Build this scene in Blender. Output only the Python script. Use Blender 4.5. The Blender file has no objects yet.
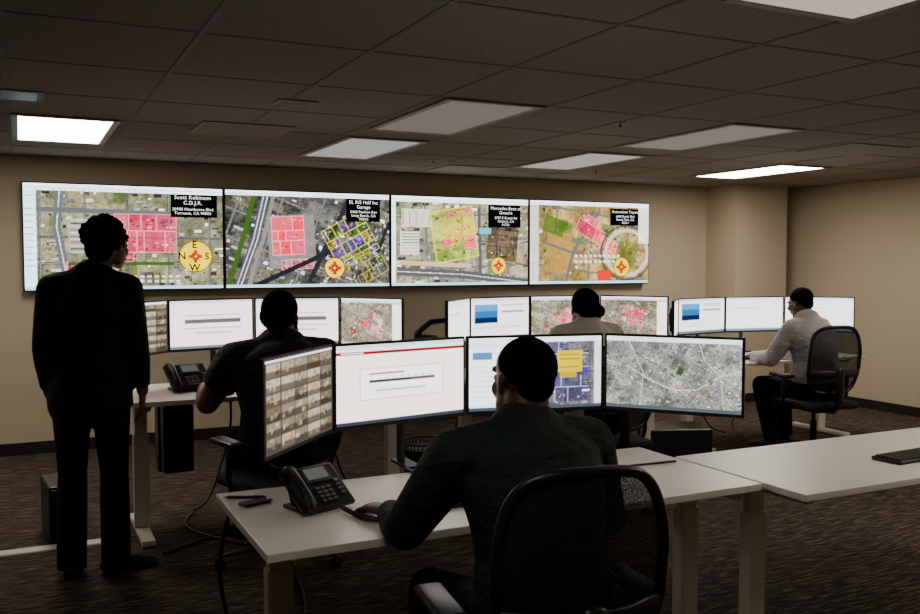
import bpy, bmesh, math, random
import numpy as np
from mathutils import Vector, Matrix

SC = bpy.context.scene
COL = SC.collection
V = Vector

# ------------------------------------------------------------------ materials
def s2l(c):
    c = c / 255.0
    return c / 12.92 if c <= 0.04045 else ((c + 0.055) / 1.055) ** 2.4
def rgb(r, g, b):
    return (s2l(r), s2l(g), s2l(b), 1.0)

def pm(name, col, rough=0.6, metal=0.0, var=0.12, scale=30.0, bump=0.0, spec=0.5, stretch=None, dist=0.01):
    m = bpy.data.materials.new(name); m.use_nodes = True
    nt = m.node_tree; b = nt.nodes['Principled BSDF']
    tc = nt.nodes.new('ShaderNodeTexCoord')
    n = nt.nodes.new('ShaderNodeTexNoise'); n.inputs['Scale'].default_value = scale
    n.inputs['Detail'].default_value = 4
    src = tc.outputs['Object']
    if stretch:
        mp = nt.nodes.new('ShaderNodeMapping'); mp.inputs['Scale'].default_value = stretch
        nt.links.new(src, mp.inputs['Vector']); src = mp.outputs['Vector']
    nt.links.new(src, n.inputs['Vector'])
    mx = nt.nodes.new('ShaderNodeMix'); mx.data_type = 'RGBA'
    mx.inputs[6].default_value = [c * (1 - var) for c in col[:3]] + [1]
    mx.inputs[7].default_value = [min(1, c * (1 + var)) for c in col[:3]] + [1]
    nt.links.new(n.outputs['Fac'], mx.inputs[0])
    nt.links.new(mx.outputs[2], b.inputs['Base Color'])
    b.inputs['Roughness'].default_value = rough
    b.inputs['Metallic'].default_value = metal
    b.inputs['Specular IOR Level'].default_value = spec
    if bump:
        bp = nt.nodes.new('ShaderNodeBump'); bp.inputs['Strength'].default_value = bump
        bp.inputs['Distance'].default_value = dist
        nt.links.new(n.outputs['Fac'], bp.inputs['Height'])
        nt.links.new(bp.outputs['Normal'], b.inputs['Normal'])
    return m

def emis(name, col, strength):
    m = bpy.data.materials.new(name); m.use_nodes = True
    nt = m.node_tree; nt.nodes.clear()
    o = nt.nodes.new('ShaderNodeOutputMaterial'); e = nt.nodes.new('ShaderNodeEmission')
    e.inputs['Color'].default_value = col; e.inputs['Strength'].default_value = strength
    nt.links.new(e.outputs[0], o.inputs[0])
    return m

def screen_mat(name, strength):
    m = bpy.data.materials.new(name); m.use_nodes = True
    nt = m.node_tree; nt.nodes.clear()
    o = nt.nodes.new('ShaderNodeOutputMaterial'); e = nt.nodes.new('ShaderNodeEmission')
    a = nt.nodes.new('ShaderNodeVertexColor'); a.layer_name = 'Col'
    e.inputs['Strength'].default_value = strength
    nt.links.new(a.outputs['Color'], e.inputs['Color'])
    nt.links.new(e.outputs[0], o.inputs[0])
    return m

M_wall = pm('wall_paint', rgb(196, 180, 154), 0.85, var=0.03, scale=3, bump=0.02)
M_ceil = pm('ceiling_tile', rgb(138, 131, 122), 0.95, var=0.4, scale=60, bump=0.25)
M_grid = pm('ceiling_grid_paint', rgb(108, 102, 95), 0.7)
M_base = pm('baseboard_vinyl', rgb(28, 24, 22), 0.6)
M_desk = pm('desk_laminate', rgb(246, 240, 228), 0.32, var=0.03, scale=8)
M_leg = pm('desk_leg_paint', rgb(222, 214, 200), 0.4, var=0.03)
M_blk = pm('black_plastic', rgb(20, 20, 21), 0.45, var=0.1)
M_blk2 = pm('satin_black_plastic', rgb(28, 28, 30), 0.36, var=0.1)
M_dgr = pm('dark_grey_plastic', rgb(58, 58, 60), 0.5, var=0.1)
M_met = pm('brushed_metal', rgb(130, 130, 132), 0.35, 0.9, var=0.1)
M_fab = pm('chair_fabric', rgb(26, 26, 28), 0.9, var=0.35, scale=300, bump=0.3)
M_tfr = pm('troffer_frame', rgb(136, 129, 120), 0.5)
M_white = pm('white_paper', rgb(215, 212, 205), 0.7)

def carpet():
    m = bpy.data.materials.new('carpet'); m.use_nodes = True
    nt = m.node_tree; b = nt.nodes['Principled BSDF']; b.inputs['Roughness'].default_value = 0.95
    b.inputs['Specular IOR Level'].default_value = 0.15
    tc = nt.nodes.new('ShaderNodeTexCoord')
    mp = nt.nodes.new('ShaderNodeMapping'); mp.inputs['Scale'].default_value = (7, 95, 1)
    n = nt.nodes.new('ShaderNodeTexNoise'); n.inputs['Scale'].default_value = 1.0; n.inputs['Detail'].default_value = 1.5
    mp2 = nt.nodes.new('ShaderNodeMapping'); mp2.inputs['Scale'].default_value = (22, 190, 1)
    n2 = nt.nodes.new('ShaderNodeTexNoise'); n2.inputs['Scale'].default_value = 1.0
    nt.links.new(tc.outputs['Object'], mp.inputs[0]); nt.links.new(mp.outputs[0], n.inputs['Vector'])
    nt.links.new(tc.outputs['Object'], mp2.inputs[0]); nt.links.new(mp2.outputs[0], n2.inputs['Vector'])
    ad = nt.nodes.new('ShaderNodeMath'); ad.operation = 'MULTIPLY_ADD'
    nt.links.new(n.outputs['Fac'], ad.inputs[0]); ad.inputs[1].default_value = 0.7
    mu = nt.nodes.new('ShaderNodeMath'); mu.operation = 'MULTIPLY'; mu.inputs[1].default_value = 0.3
    nt.links.new(n2.outputs['Fac'], mu.inputs[0]); nt.links.new(mu.outputs[0], ad.inputs[2])
    cr = nt.nodes.new('ShaderNodeValToRGB')
    e = cr.color_ramp.elements
    e[0].position = 0.42; e[0].color = rgb(46, 38, 32)
    e[1].position = 0.64; e[1].color = rgb(122, 106, 92)
    x = cr.color_ramp.elements.new(0.52); x.color = rgb(68, 58, 50)
    nt.links.new(ad.outputs[0], cr.inputs[0]); nt.links.new(cr.outputs[0], b.inputs['Base Color'])
    bp = nt.nodes.new('ShaderNodeBump'); bp.inputs['Strength'].default_value = 0.4; bp.inputs['Distance'].default_value = 0.004
    nt.links.new(n2.outputs['Fac'], bp.inputs['Height']); nt.links.new(bp.outputs[0], b.inputs['Normal'])
    return m
M_carpet = carpet()

def mesh_fabric():
    m = bpy.data.materials.new('chair_mesh_fabric'); m.use_nodes = True
    nt = m.node_tree; b = nt.nodes['Principled BSDF']
    b.inputs['Base Color'].default_value = rgb(24, 24, 26); b.inputs['Roughness'].default_value = 0.7
    tc = nt.nodes.new('ShaderNodeTexCoord'); w = nt.nodes.new('ShaderNodeTexNoise')
    w.inputs['Scale'].default_value = 420
    nt.links.new(tc.outputs['Object'], w.inputs['Vector'])
    mr = nt.nodes.new('ShaderNodeMapRange'); mr.inputs[1].default_value = 0.38; mr.inputs[2].default_value = 0.54
    mr.inputs[3].default_value = 0.66; mr.inputs[4].default_value = 0.98
    nt.links.new(w.outputs['Fac'], mr.inputs[0]); nt.links.new(mr.outputs[0], b.inputs['Alpha'])
    return m
M_mesh = mesh_fabric()

# ------------------------------------------------------------------ geometry
class Acc:
    def __init__(s): s.v = []; s.f = []
    def add(s, vs, fs, M=None):
        o = len(s.v)
        s.v += [(M @ V(p)) if M is not None else V(p) for p in vs]
        s.f += [tuple(i + o for i in f) for f in fs]
        return s

_bc = {}
def boxgeo(size, bev=0.0, seg=2):
    k = (tuple(round(x, 5) for x in size), bev, seg)
    if k not in _bc:
        bm = bmesh.new(); bmesh.ops.create_cube(bm, size=1)
        for v in bm.verts: v.co = V((v.co.x * size[0], v.co.y * size[1], v.co.z * size[2]))
        if bev > 0: bmesh.ops.bevel(bm, geom=bm.edges[:], offset=min(bev, min(size) * 0.49), segments=seg, profile=0.5, affect='EDGES')
        bm.verts.index_update()
        _bc[k] = ([v.co.copy() for v in bm.verts], [tuple(v.index for v in f.verts) for f in bm.faces]); bm.free()
    return _bc[k]
def box(a, c, size, bev=0.0, R=None, seg=2):
    M = Matrix.Translation(V(c))
    if R is not None: M = M @ R.to_4x4()
    a.add(*boxgeo(size, bev, seg), M); return a

def ell(a, c, r, R=None, n=16):
    vs = []; fs = []; m = n // 2
    for i in range(1, m):
        th = math.pi * i / m
        for j in range(n):
            p = 2 * math.pi * j / n
            vs.append((r[0] * math.sin(th) * math.cos(p), r[1] * math.sin(th) * math.sin(p), r[2] * math.cos(th)))
    top = len(vs); vs.append((0, 0, r[2])); bot = len(vs); vs.append((0, 0, -r[2]))
    for i in range(m - 2):
        for j in range(n):
            k = (j + 1) % n
            fs.append((i * n + j, (i + 1) * n + j, (i + 1) * n + k, i * n + k))
    for j in range(n):
        k = (j + 1) % n
        fs.append((top, j, k)); fs.append((bot, (m - 2) * n + k, (m - 2) * n + j))
    M = Matrix.Translation(V(c))
    if R is not None: M = M @ R.to_4x4()
    a.add(vs, fs, M); return a

def tube(a, pts, rad, side=None, n=14, caps=(1, 1)):
    pts = [V(p) for p in pts]; N = len(pts)
    rad = [(r, r) if not isinstance(r, (tuple, list)) else r for r in rad]
    if len(rad) == 1: rad = rad * N
    tg = []
    for i in range(N):
        t = (pts[min(i + 1, N - 1)] - pts[max(i - 1, 0)]); tg.append(t.normalized() if t.length > 1e-9 else V((0, 0, 1)))
    if side is None:
        side = V((1, 0, 0)) if abs(tg[0].x) < 0.8 else V((0, 1, 0))
    side = V(side)
    rings = []
    def ring(p, t, s0, rx, ry):
        s = (s0 - t * s0.dot(t)); s = s.normalized() if s.length > 1e-4 else t.orthogonal().normalized(); q = t.cross(s)
        return [p + s * (rx * math.cos(2 * math.pi * j / n)) + q * (ry * math.sin(2 * math.pi * j / n)) for j in range(n)], s
    if caps[0]:
        r = min(rad[0])
        for ph in (60, 30):
            f = math.radians(ph)
            rings.append(ring(pts[0] - tg[0] * r * math.sin(f), tg[0], side, rad[0][0] * math.cos(f), rad[0][1] * math.cos(f))[0])
        p0 = pts[0] - tg[0] * r
    else: p0 = pts[0]
    s = side
    for i in range(N):
        rg, s = ring(pts[i], tg[i], s, *rad[i]); rings.append(rg)
    if caps[1]:
        r = min(rad[-1])
        for ph in (30, 60):
            f = math.radians(ph)
            rings.append(ring(pts[-1] + tg[-1] * r * math.sin(f), tg[-1], s, rad[-1][0] * math.cos(f), rad[-1][1] * math.cos(f))[0])
        p1 = pts[-1] + tg[-1] * r
    else: p1 = pts[-1]
    vs = [v for r_ in rings for v in r_]; fs = []
    K = len(rings)
    for i in range(K - 1):
        for j in range(n):
            k = (j + 1) % n
            fs.append((i * n + j, i * n + k, (i + 1) * n + k, (i + 1) * n + j))
    A = len(vs); vs.append(p0); B = len(vs); vs.append(p1)
    for j in range(n):
        k = (j + 1) % n
        fs.append((A, k, j)); fs.append((B, (K - 1) * n + j, (K - 1) * n + k))
    a.add(vs, fs); return a

def loop_tube(a, pts, r, n=10):
    pts = [V(p) for p in pts]; N = len(pts); vs = []; fs = []
    for i in range(N):
        t = (pts[(i + 1) % N] - pts[i - 1]).normalized()
        s = V((0, 1, 0)); s = (s - t * s.dot(t))
        if s.length < 0.1: s = V((0, 0, 1)) - t * t.z
        s.normalize(); q = t.cross(s)
        for j in range(n):
            vs.append(pts[i] + s * (r * math.cos(2 * math.pi * j / n)) + q * (r * math.sin(2 * math.pi * j / n)))
    for i in range(N):
        i2 = (i + 1) % N
        for j in range(n):
            k = (j + 1) % n
            fs.append((i * n + j, i * n + k, i2 * n + k, i2 * n + j))
    a.add(vs, fs); return a

def cyl(a, p0, p1, r, n=20): return tube(a, [p0, p1], [r, r], n=n, caps=(0, 0))

def link(o, parent=None):
    COL.objects.link(o)
    if parent is not None: o.parent = parent
    return o
def obj(name, acc, mat, parent=None, smooth=False, loc=None, rz=None):
    me = bpy.data.meshes.new(name)
    me.from_pydata([tuple(v) for v in acc.v], [], acc.f)
    bm = bmesh.new(); bm.from_mesh(me); bmesh.ops.recalc_face_normals(bm, faces=bm.faces[:])
    if smooth == 'auto':
        for f in bm.faces: f.smooth = True
        for e in bm.edges:
            if len(e.link_faces) == 2 and e.calc_face_angle(0) > 0.7: e.smooth = False
    bm.to_mesh(me); bm.free()
    if smooth is True:
        me.polygons.foreach_set('use_smooth', [True] * len(me.polygons))
    me.materials.append(mat)
    o = bpy.data.objects.new(name, me)
    if loc is not None: o.location = loc
    if rz is not None: o.rotation_euler = (0, 0, rz)
    return link(o, parent)
def empty(name, loc, rz=0.0, label='', cat='', group=None):
    e = bpy.data.objects.new(name, None); e.empty_display_size = 0.1
    e.location = loc; e.rotation_euler = (0, 0, rz); link(e)
    e['label'] = label; e['category'] = cat
    if group: e['group'] = group
    return e
def tag(o, label, cat, group=None):
    o['label'] = label; o['category'] = cat
    if group: o['group'] = group
    return o
def copy_thing(src, loc, rz, label=None):
    n = src.copy(); COL.objects.link(n); n.location = loc; n.rotation_euler = (0, 0, rz)
    if label: n['label'] = label
    def rec(s, d):
        for c in s.children:
            if c == d: continue
            k = c.copy(); k.parent = d; COL.objects.link(k); rec(c, k)
    rec(src, n)
    return n

def voxelize(name, acc, voxel, it, mat, parent=None, origin=V((0, 0, 0))):
    me = bpy.data.meshes.new('tmp'); me.from_pydata([tuple(v - origin) for v in acc.v], [], acc.f)
    ob = bpy.data.objects.new('tmp', me); COL.objects.link(ob)
    bm = bmesh.new(); bm.from_mesh(me); bmesh.ops.recalc_face_normals(bm, faces=bm.faces[:]); bm.to_mesh(me); bm.free()
    m = ob.modifiers.new('r', 'REMESH'); m.mode = 'VOXEL'; m.voxel_size = voxel
    if it:
        m2 = ob.modifiers.new('s', 'SMOOTH'); m2.factor = 0.5; m2.iterations = it
    dg = bpy.context.evaluated_depsgraph_get(); dg.update()
    new = bpy.data.meshes.new_from_object(ob.evaluated_get(dg))
    bpy.data.objects.remove(ob)
    new.name = name; new.materials.clear(); new.materials.append(mat)
    new.polygons.foreach_set('use_smooth', [True] * len(new.polygons))
    o = bpy.data.objects.new(name, new)
    return link(o, parent)

# ------------------------------------------------------------------ room
H = 2.44; YB = 8.15; XR = 8.2; XL = -3.2; YF = -2.0
PL, PR_, PY_ = 7.16, 7.92, 7.66
def structure(name, c, size, mat):
    a = Acc(); box(a, (0, 0, 0), size); o = obj(name, a, mat, loc=c); o['kind'] = 'structure'; return o
cx, cy = (XL + XR) / 2, (YF + YB) / 2
structure('floor', (cx, cy, -0.05), (XR - XL + 0.4, YB - YF + 0.4, 0.1), M_carpet)
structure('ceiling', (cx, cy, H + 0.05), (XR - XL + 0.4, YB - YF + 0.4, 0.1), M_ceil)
structure('wall_back', (cx, YB + 0.05, H / 2), (XR - XL, 0.1, H), M_wall)
structure('wall_right', (XR + 0.05, cy, H / 2), (0.1, YB - YF, H), M_wall)
structure('wall_left', (XL - 0.05, cy, H / 2), (0.1, YB - YF, H), M_wall)
structure('wall_front', (cx, YF - 0.05, H / 2), (XR - XL, 0.1, H), M_wall)
structure('wall_pillar', ((PL + PR_) / 2, (PY_ + YB) / 2, H / 2), (PR_ - PL, YB - PY_, H), M_wall)
structure('baseboard_back', ((XL + PL) / 2, YB - 0.006, 0.05), (PL - XL, 0.012, 0.1), M_base)
structure('baseboard_pillar', ((PL + PR_) / 2, PY_ - .006, 0.05), (PR_ - PL, 0.012, 0.1), M_base)
structure('baseboard_right', (XR - 0.006, (YF + YB) / 2, 0.05), (0.012, YB - YF, 0.1), M_base)
structure('baseboard_left', (XL + 0.006, cy, 0.05), (0.012, YB - YF, 0.1), M_base)
PX = 2.02 / 3; PY = 0.79
gx0 = -0.04; gy0 = 5.88
a = Acc()
k = math.ceil((XL - gx0) / PX)
while gx0 + k * PX < XR:
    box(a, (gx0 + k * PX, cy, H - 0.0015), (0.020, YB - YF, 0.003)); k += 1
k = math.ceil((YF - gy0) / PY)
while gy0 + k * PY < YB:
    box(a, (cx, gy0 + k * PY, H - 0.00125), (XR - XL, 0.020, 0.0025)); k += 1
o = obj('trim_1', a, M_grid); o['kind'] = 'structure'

def troffer(x, y, st, label, col=(1.0, 0.92, 0.80, 1)):
    e = empty('ceiling_light', (x, y, H), 0, label, 'ceiling light', 'ceiling troffers')
    f = Acc()
    W, D = 0.60, 1.22
    for sx in (-1, 1):
        box(f, (sx * (W / 2 - 0.02), 0, -0.006), (0.04, D, 0.012), 0.003)
        box(f, (0, sx * (D / 2 - 0.02), -0.006), (W - 0.08, 0.04, 0.012), 0.003)
    obj('frame', f, M_tfr, e)
    l = Acc(); box(l, (0, 0, -0.006), (W - 0.08, D - 0.08, 0.006), 0.0)
    obj('diffuser', l, emis('lamp_diffuser', col, st), e)
lb = 'bright recessed fluorescent ceiling light with white diffuser'
ldm = 'dim recessed rectangular ceiling light with grey diffuser'
troffer(0.27, 6.45, 15.0, lb)
troffer(2.33, 6.50, 0.42, ldm, (1, .97, .92, 1))
troffer(4.30, 6.50, 0.46, ldm, (1, .95, .88, 1))
troffer(6.32, 6.50, 24.0, lb)
troffer(2.33, 4.90, 0.19, ldm, (1, .88, .74, 1))
troffer(4.28, 4.90, 0.24, ldm, (1, .88, .74, 1))
troffer(2.38, 1.70, 0.62, 'dim recessed rectangular ceiling light with warm diffuser', (1, .86, .68, 1))
troffer(6.32, 3.6, 15.0, lb)  # unseen fixture, added to light the right side of the room
troffer(-1.75, 6.45, 10.0, lb)  # extra troffer out of view at left, added to lift room brightness
troffer(4.30, 1.70, 17.0, lb)  # added beyond the right edge of view to light the second desk
troffer(0.27, 1.30, 4.5, lb)  # out of view overhead, added to brighten the near man's back and desk

M_vent = pm('vent_metal', rgb(130, 123, 115), 0.6)
M_slat = pm('vent_louvre_metal', rgb(120, 113, 105), 0.6)
def vent(x, y, w, d, label, slat=None):
    e = empty('air_vent', (x, y, H), 0, label, 'air vent')
    f = Acc()
    for s in (-1, 1):
        box(f, (s * (w / 2 - 0.015), 0, -0.004), (0.03, d, 0.008), 0.002)
        box(f, (0, s * (d / 2 - 0.015), -0.004), (w - 0.06, 0.03, 0.008), 0.002)
    obj('frame', f, M_vent, e)
    s = Acc(); nn = max(4, int(d / 0.04))
    for i in range(nn):
        box(s, (0, -d / 2 + 0.03 + (d - 0.06) * (i + 0.5) / nn, -0.007), (w - 0.06, 0.028, 0.002), 0, Matrix.Rotation(-0.05, 3, 'X'))
    obj('louvre', s, slat or M_slat, e)
vent(1.31, 5.92, 0.58, 0.56, 'square grey louvred air diffuser set in ceiling')
vent(1.35, 4.78, 0.22, 0.14, 'small rectangular louvred ceiling vent', M_dgr)
vent(-0.02, 5.20, 0.3, 0.3, 'small dark louvred ceiling vent', M_blk2)
vent(5.72, 4.9, 0.58, 0.56, 'square grey louvred air diffuser set in ceiling')
vent(3.72, 7.5, 0.58, 0.56, 'square grey louvred air diffuser set in ceiling')
for (x, y) in ((3.15, 6.95), (3.35, 4.6), (4.9, 7.1)):
    e = empty('sprinkler_head', (x, y, H), 0, 'small round fire sprinkler head on ceiling', 'sprinkler', 'ceiling sprinklers')
    a = Acc(); cyl(a, (0, 0, -0.006), (0, 0, 0), 0.035); obj('escutcheon', a, M_tfr, e, 'auto')
    a = Acc(); cyl(a, (0, 0, -0.03), (0, 0, -0.006), 0.008); cyl(a, (0, 0, -0.033), (0, 0, -0.03), 0.014); obj('nozzle', a, M_met, e, 'auto')

# ------------------------------------------------------------------ raster painter for the displays
def lin(a):
    a = np.clip(a / 255.0, 0, 1)
    return np.where(a <= 0.04045, a / 12.92, ((a + 0.055) / 1.055) ** 2.4)
class Cv:
    def __init__(s, w, h, col, asp=1.76):
        s.w, s.h, s.asp = w, h, asp
        s.a = np.ones((h, w, 3)) * np.array(col, float)
        s.Y, s.X = np.meshgrid(np.linspace(0, 1, h), np.linspace(0, asp, w), indexing='ij')
    def blend(s, m, col, al=1.0):
        s.a[m] = s.a[m] * (1 - al) + np.array(col, float) * al
    def msk(s, cx, cy, w, h, ang):
        c, n = math.cos(ang), math.sin(ang)
        dx, dy = s.X - cx, s.Y - cy
        return (abs(dx * c + dy * n) < w / 2) & (abs(-dx * n + dy * c) < h / 2)
    def rect(s, cx, cy, w, h, ang, col, al=1.0): s.blend(s.msk(cx, cy, w, h, ang), col, al)
    def mul(s, cx, cy, w, h, ang, col, al=.7):
        m = s.msk(cx, cy, w, h, ang)
        L = s.a[m].mean(axis=1, keepdims=True) / 150.0
        s.a[m] = s.a[m] * (1 - al) + np.clip(np.array(col, float) * (0.45 + .6 * L), 0, 255) * al
    def outline(s, cx, cy, w, h, ang, t, col, al=1.0):
        c, n = math.cos(ang), math.sin(ang)
        P = [(cx + c * u * w / 2 - n * v * h / 2, cy + n * u * w / 2 + c * v * h / 2) for u, v in ((-1, -1), (1, -1), (1, 1), (-1, 1))]
        for i in range(4): s.line(*P[i], *P[(i + 1) % 4], t, col, al)
    def lots(s, cx, cy, w, h, ang, nx, ny, cols, seed, line=(250, 180, 196), skip=.15, al=.85, la=.7):
        rs = np.random.RandomState(seed); c, n = math.cos(ang), math.sin(ang)
        ys = np.concatenate([[0], np.cumsum(rs.uniform(.5, 1.5, ny))]); ys = ys / ys[-1] - .5
        for j in range(ny):
            k = max(1, nx + rs.randint(-1, 2)); xs = np.concatenate([[0], np.cumsum(rs.uniform(.4, 1.6, k))]); xs = xs / xs[-1] - .5
            for i in range(k):
                if rs.rand() < skip: continue
                u = (xs[i] + xs[i + 1]) / 2 * w; v = (ys[j] + ys[j + 1]) / 2 * h
                x, y = cx + c * u - n * v, cy + n * u + c * v
                W_, H_ = (xs[i + 1] - xs[i]) * w, (ys[j + 1] - ys[j]) * h
                col = cols[rs.randint(len(cols))]; s.mul(x, y, W_, H_, ang, col, al)
                s.outline(x, y, W_, H_, ang, .007, line, la)
                for q in range(3):
                    t = rs.randint(60, 230); s.rect(x + rs.uniform(-.3, .3) * W_, y + rs.uniform(-.3, .3) * H_, .022, .014, ang, (t, t * .9, t * .88), .7)
    def box(s, x0, y0, x1, y1, col, al=1.0):
        s.blend((s.X >= x0) & (s.X <= x1) & (s.Y >= y0) & (s.Y <= y1), col, al)
    def disc(s, cx, cy, r, col, al=1.0): s.blend((s.X - cx) ** 2 + (s.Y - cy) ** 2 < r * r, col, al)
    def ring(s, cx, cy, r, t, col, al=1.0, sx=1.0):
        d = np.sqrt(((s.X - cx) / sx) ** 2 + (s.Y - cy) ** 2); s.blend(abs(d - r) < t / 2, col, al)
    def line(s, x0, y0, x1, y1, t, col, al=1.0):
        L = math.hypot(x1 - x0, y1 - y0)
        s.rect((x0 + x1) / 2, (y0 + y1) / 2, L, t, math.atan2(y1 - y0, x1 - x0), col, al)
    def path(s, P, t, col, al=1.0):
        for i in range(len(P) - 1): s.line(*P[i], *P[i + 1], t, col, al)
    def noise(s, rs, cell, amp):
        gh, gw = max(2, int(s.h / cell) + 2), max(2, int(s.w / cell) + 2)
        g = rs.uniform(-1, 1, (gh, gw))
        yi = np.linspace(0, gh - 1.001, s.h); xi = np.linspace(0, gw - 1.001, s.w)
        y0 = yi.astype(int); x0 = xi.astype(int); fy = (yi - y0)[:, None]; fx = (xi - x0)[None, :]
        v = g[y0][:, x0] * (1 - fy) * (1 - fx) + g[y0 + 1][:, x0] * fy * (1 - fx) + g[y0][:, x0 + 1] * (1 - fy) * fx + g[y0 + 1][:, x0 + 1] * fy * fx
        s.a += v[..., None] * amp
    def aerial(s, seed, ang, base=(104, 98, 86), nb=260, green=0.25, road=0.3, sz=1.0, bright=1.0, rw=1.0):
        rs = np.random.RandomState(seed); s.a[:] = base
        s.noise(rs, 22, 30); s.noise(rs, 6, 22)
        c, n = math.cos(ang), math.sin(ang); cx, cy = s.asp / 2, 0.5
        def P(u, v): return cx + u * c - v * n, cy + u * n + v * c
        for i in range(40):
            x, y = P(rs.uniform(-1, 1), rs.uniform(-.7, .7)); t = rs.choice([0, 1, 2, 3])
            col = [(150, 140, 120), (66, 86, 46), (120, 118, 116), (172, 160, 136)][t]
            s.rect(x, y, rs.uniform(.08, .26), rs.uniform(.06, .2), ang, col, .45)
        for i in range(nb):
            u = round(rs.uniform(-1.1, 1.1) / (0.055 * sz)) * 0.055 * sz + rs.uniform(-.01, .01); v = round(rs.uniform(-1.1, 1.1) / (0.05 * sz)) * 0.05 * sz
            x, y = P(u, v)
            if not (-0.05 < x < s.asp + .05 and -0.05 < y < 1.05): continue
            k = rs.rand()
            if k < green: s.disc(x, y, rs.uniform(.008, .024) * sz, (rs.randint(36, 66), rs.randint(56, 84), rs.randint(30, 50)), .75)
            else:
                t = rs.choice([240, 205, 175, 150, 120, 90, 66]) * bright; tint = rs.choice([0, 0, 14, -8])
                w, h = rs.uniform(.02, .075) * sz * rs.choice([1, 1, 1, 1.9]), rs.uniform(.018, .05) * sz
                s.rect(x + .004, y + .005, w, h, ang, (24, 22, 24), .8)
                s.rect(x, y, w, h, ang, (min(255, t + tint), t, max(0, t - tint)), .9)
        for k in range(-5, 6):
            for (p, q) in ((P(-2, k * road), P(2, k * road)), (P(k * road * 1.5, -2), P(k * road * 1.5, 2))):
                s.line(*p, *q, .026 * rw, (98, 97, 98), .9); s.line(*p, *q, .005 * rw, (150, 148, 140), .8)
        s.a += rs.uniform(-20, 20, s.a.shape[:2])[..., None]
    def punch(s, g=1.45, sat=1.35):
        s.a = 255 * (np.clip(s.a, 0, 255) / 255) ** g
        L = s.a.mean(axis=2, keepdims=True); s.a = np.clip(L + (s.a - L) * sat, 0, 255)
    def chrome(s, top=.05, side=.0):
        s.box(0, 0, s.asp, top, (232, 244, 252)); s.box(0, top * .45, s.asp, top * .62, (110, 156, 190))
        rs = np.random.RandomState(1)
        for i in range(22): s.box(.04 + i * .05, top * .68, .065 + i * .05, top * .9, tuple(rs.randint(90, 220, 3)), .7)
        if side: s.box(0, top, side, 1, (200, 234, 244)); [s.box(.012, top + .05 + i * .06, side - .02, top + .062 + i * .06, (120, 160, 176)) for i in range(12)]
        s.box(0, .97, s.asp, 1, (150, 186, 206))
    def compass(s, cx, cy, r=.125, k_=1.0):
        s.disc(cx, cy, r, (206, 176, 0)); s.ring(cx, cy, r, .010, (84, 56, 0))
        for k in range(4):
            an = k * math.pi / 2
            s.rect(cx + math.cos(an) * r * .36 * k_, cy + math.sin(an) * r * .36 * k_, r * .6 * k_, r * .34 * k_, an, (160, 4, 0))
        for k in range(4):
            an = k * math.pi / 2 + math.pi / 4
            s.rect(cx + math.cos(an) * r * .26 * k_, cy + math.sin(an) * r * .26 * k_, r * .5 * k_, r * .12 * k_, an, (80, 8, 0))
        s.disc(cx, cy, r * .14 * k_, (206, 170, 10))

def display(name, cv, W, Hh, mat, parent, y):
    w, h = cv.w, cv.h
    xs = np.linspace(-W / 2, W / 2, w); zs = np.linspace(Hh / 2, -Hh / 2, h)
    Z, X = np.meshgrid(zs, xs, indexing='ij')
    co = np.stack([X, np.full_like(X, y), Z], -1).reshape(-1, 3)
    idx = np.arange(w * h).reshape(h, w)
    f = np.stack([idx[1:, :-1], idx[1:, 1:], idx[:-1, 1:], idx[:-1, :-1]], -1).reshape(-1, 4)
    me = bpy.data.meshes.new(name); me.from_pydata(co.tolist(), [], f.tolist())
    ca = me.color_attributes.new('Col', 'FLOAT_COLOR', 'POINT')
    c = np.ones((w * h, 4)); c[:, :3] = lin(cv.a).reshape(-1, 3)
    ca.data.foreach_set('color', c.ravel().astype(np.float32))
    me.materials.append(mat)
    return link(bpy.data.objects.new(name, me), parent)

def text(body, size, mat, parent, x, y, z, align='CENTER', name='lettering', off=0.0):
    cu = bpy.data.curves.new('t', 'FONT'); cu.body = body; cu.size = size; cu.align_x = align; cu.align_y = 'CENTER'
    cu.space_line = 1.0; cu.space_character = 1.08; cu.resolution_u = 2; cu.offset = size * off
    t = bpy.data.objects.new('t', cu); COL.objects.link(t)
    dg = bpy.context.evaluated_depsgraph_get(); dg.update()
    me = bpy.data.meshes.new_from_object(t.evaluated_get(dg)); bpy.data.objects.remove(t)
    me.transform(Matrix.Translation((x, y, z)) @ Matrix.Rotation(math.pi / 2, 4, 'X'))
    me.materials.clear(); me.materials.append(mat)
    return link(bpy.data.objects.new(name, me), parent)

M_tw = emis('white_lettering', (1, 1, 1, 1), 1.9)
M_tb = emis('dark_lettering', rgb(16, 10, 6), 0.3)
M_scrB = screen_mat('video_wall_pixels', 3.6)
M_scrM = screen_mat('monitor_pixels', 3.1)
M_scrR = screen_mat('distant_monitor_pixels', 3.2)

# ------------------------------------------------------------------ video wall
EDG = [.022, 1.622, 3.190, 4.722, 6.262]
def big(i, cv, label):
    W, Hh = EDG[i + 1] - EDG[i] - .006, 0.885
    x = (EDG[i] + EDG[i + 1]) / 2
    e = empty('wall_display', (x, 8.06, 1.784), 0, label, 'wall-mounted screen', 'video wall screens')
    a = Acc(); box(a, (0, 0.012, 0), (W, 0.055, Hh), 0.004); obj('housing', a, M_blk, e)
    a = Acc(); box(a, (0, 0.063, 0), (0.5, 0.05, 0.45), 0.004); obj('wall_bracket', a, M_dgr, e)
    display('screen', cv, W - 0.022, Hh - 0.022, M_scrB, e, -0.018)
    return e
def sx(v): return v / 1.76 * 1.545 - 1.545 / 2
def sz(v): return 0.863 / 2 - v * 0.863
NW, NH = 270, 154
PINK = [(214, 92, 124), (206, 104, 130), (218, 124, 146), (200, 80, 110)]
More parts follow.
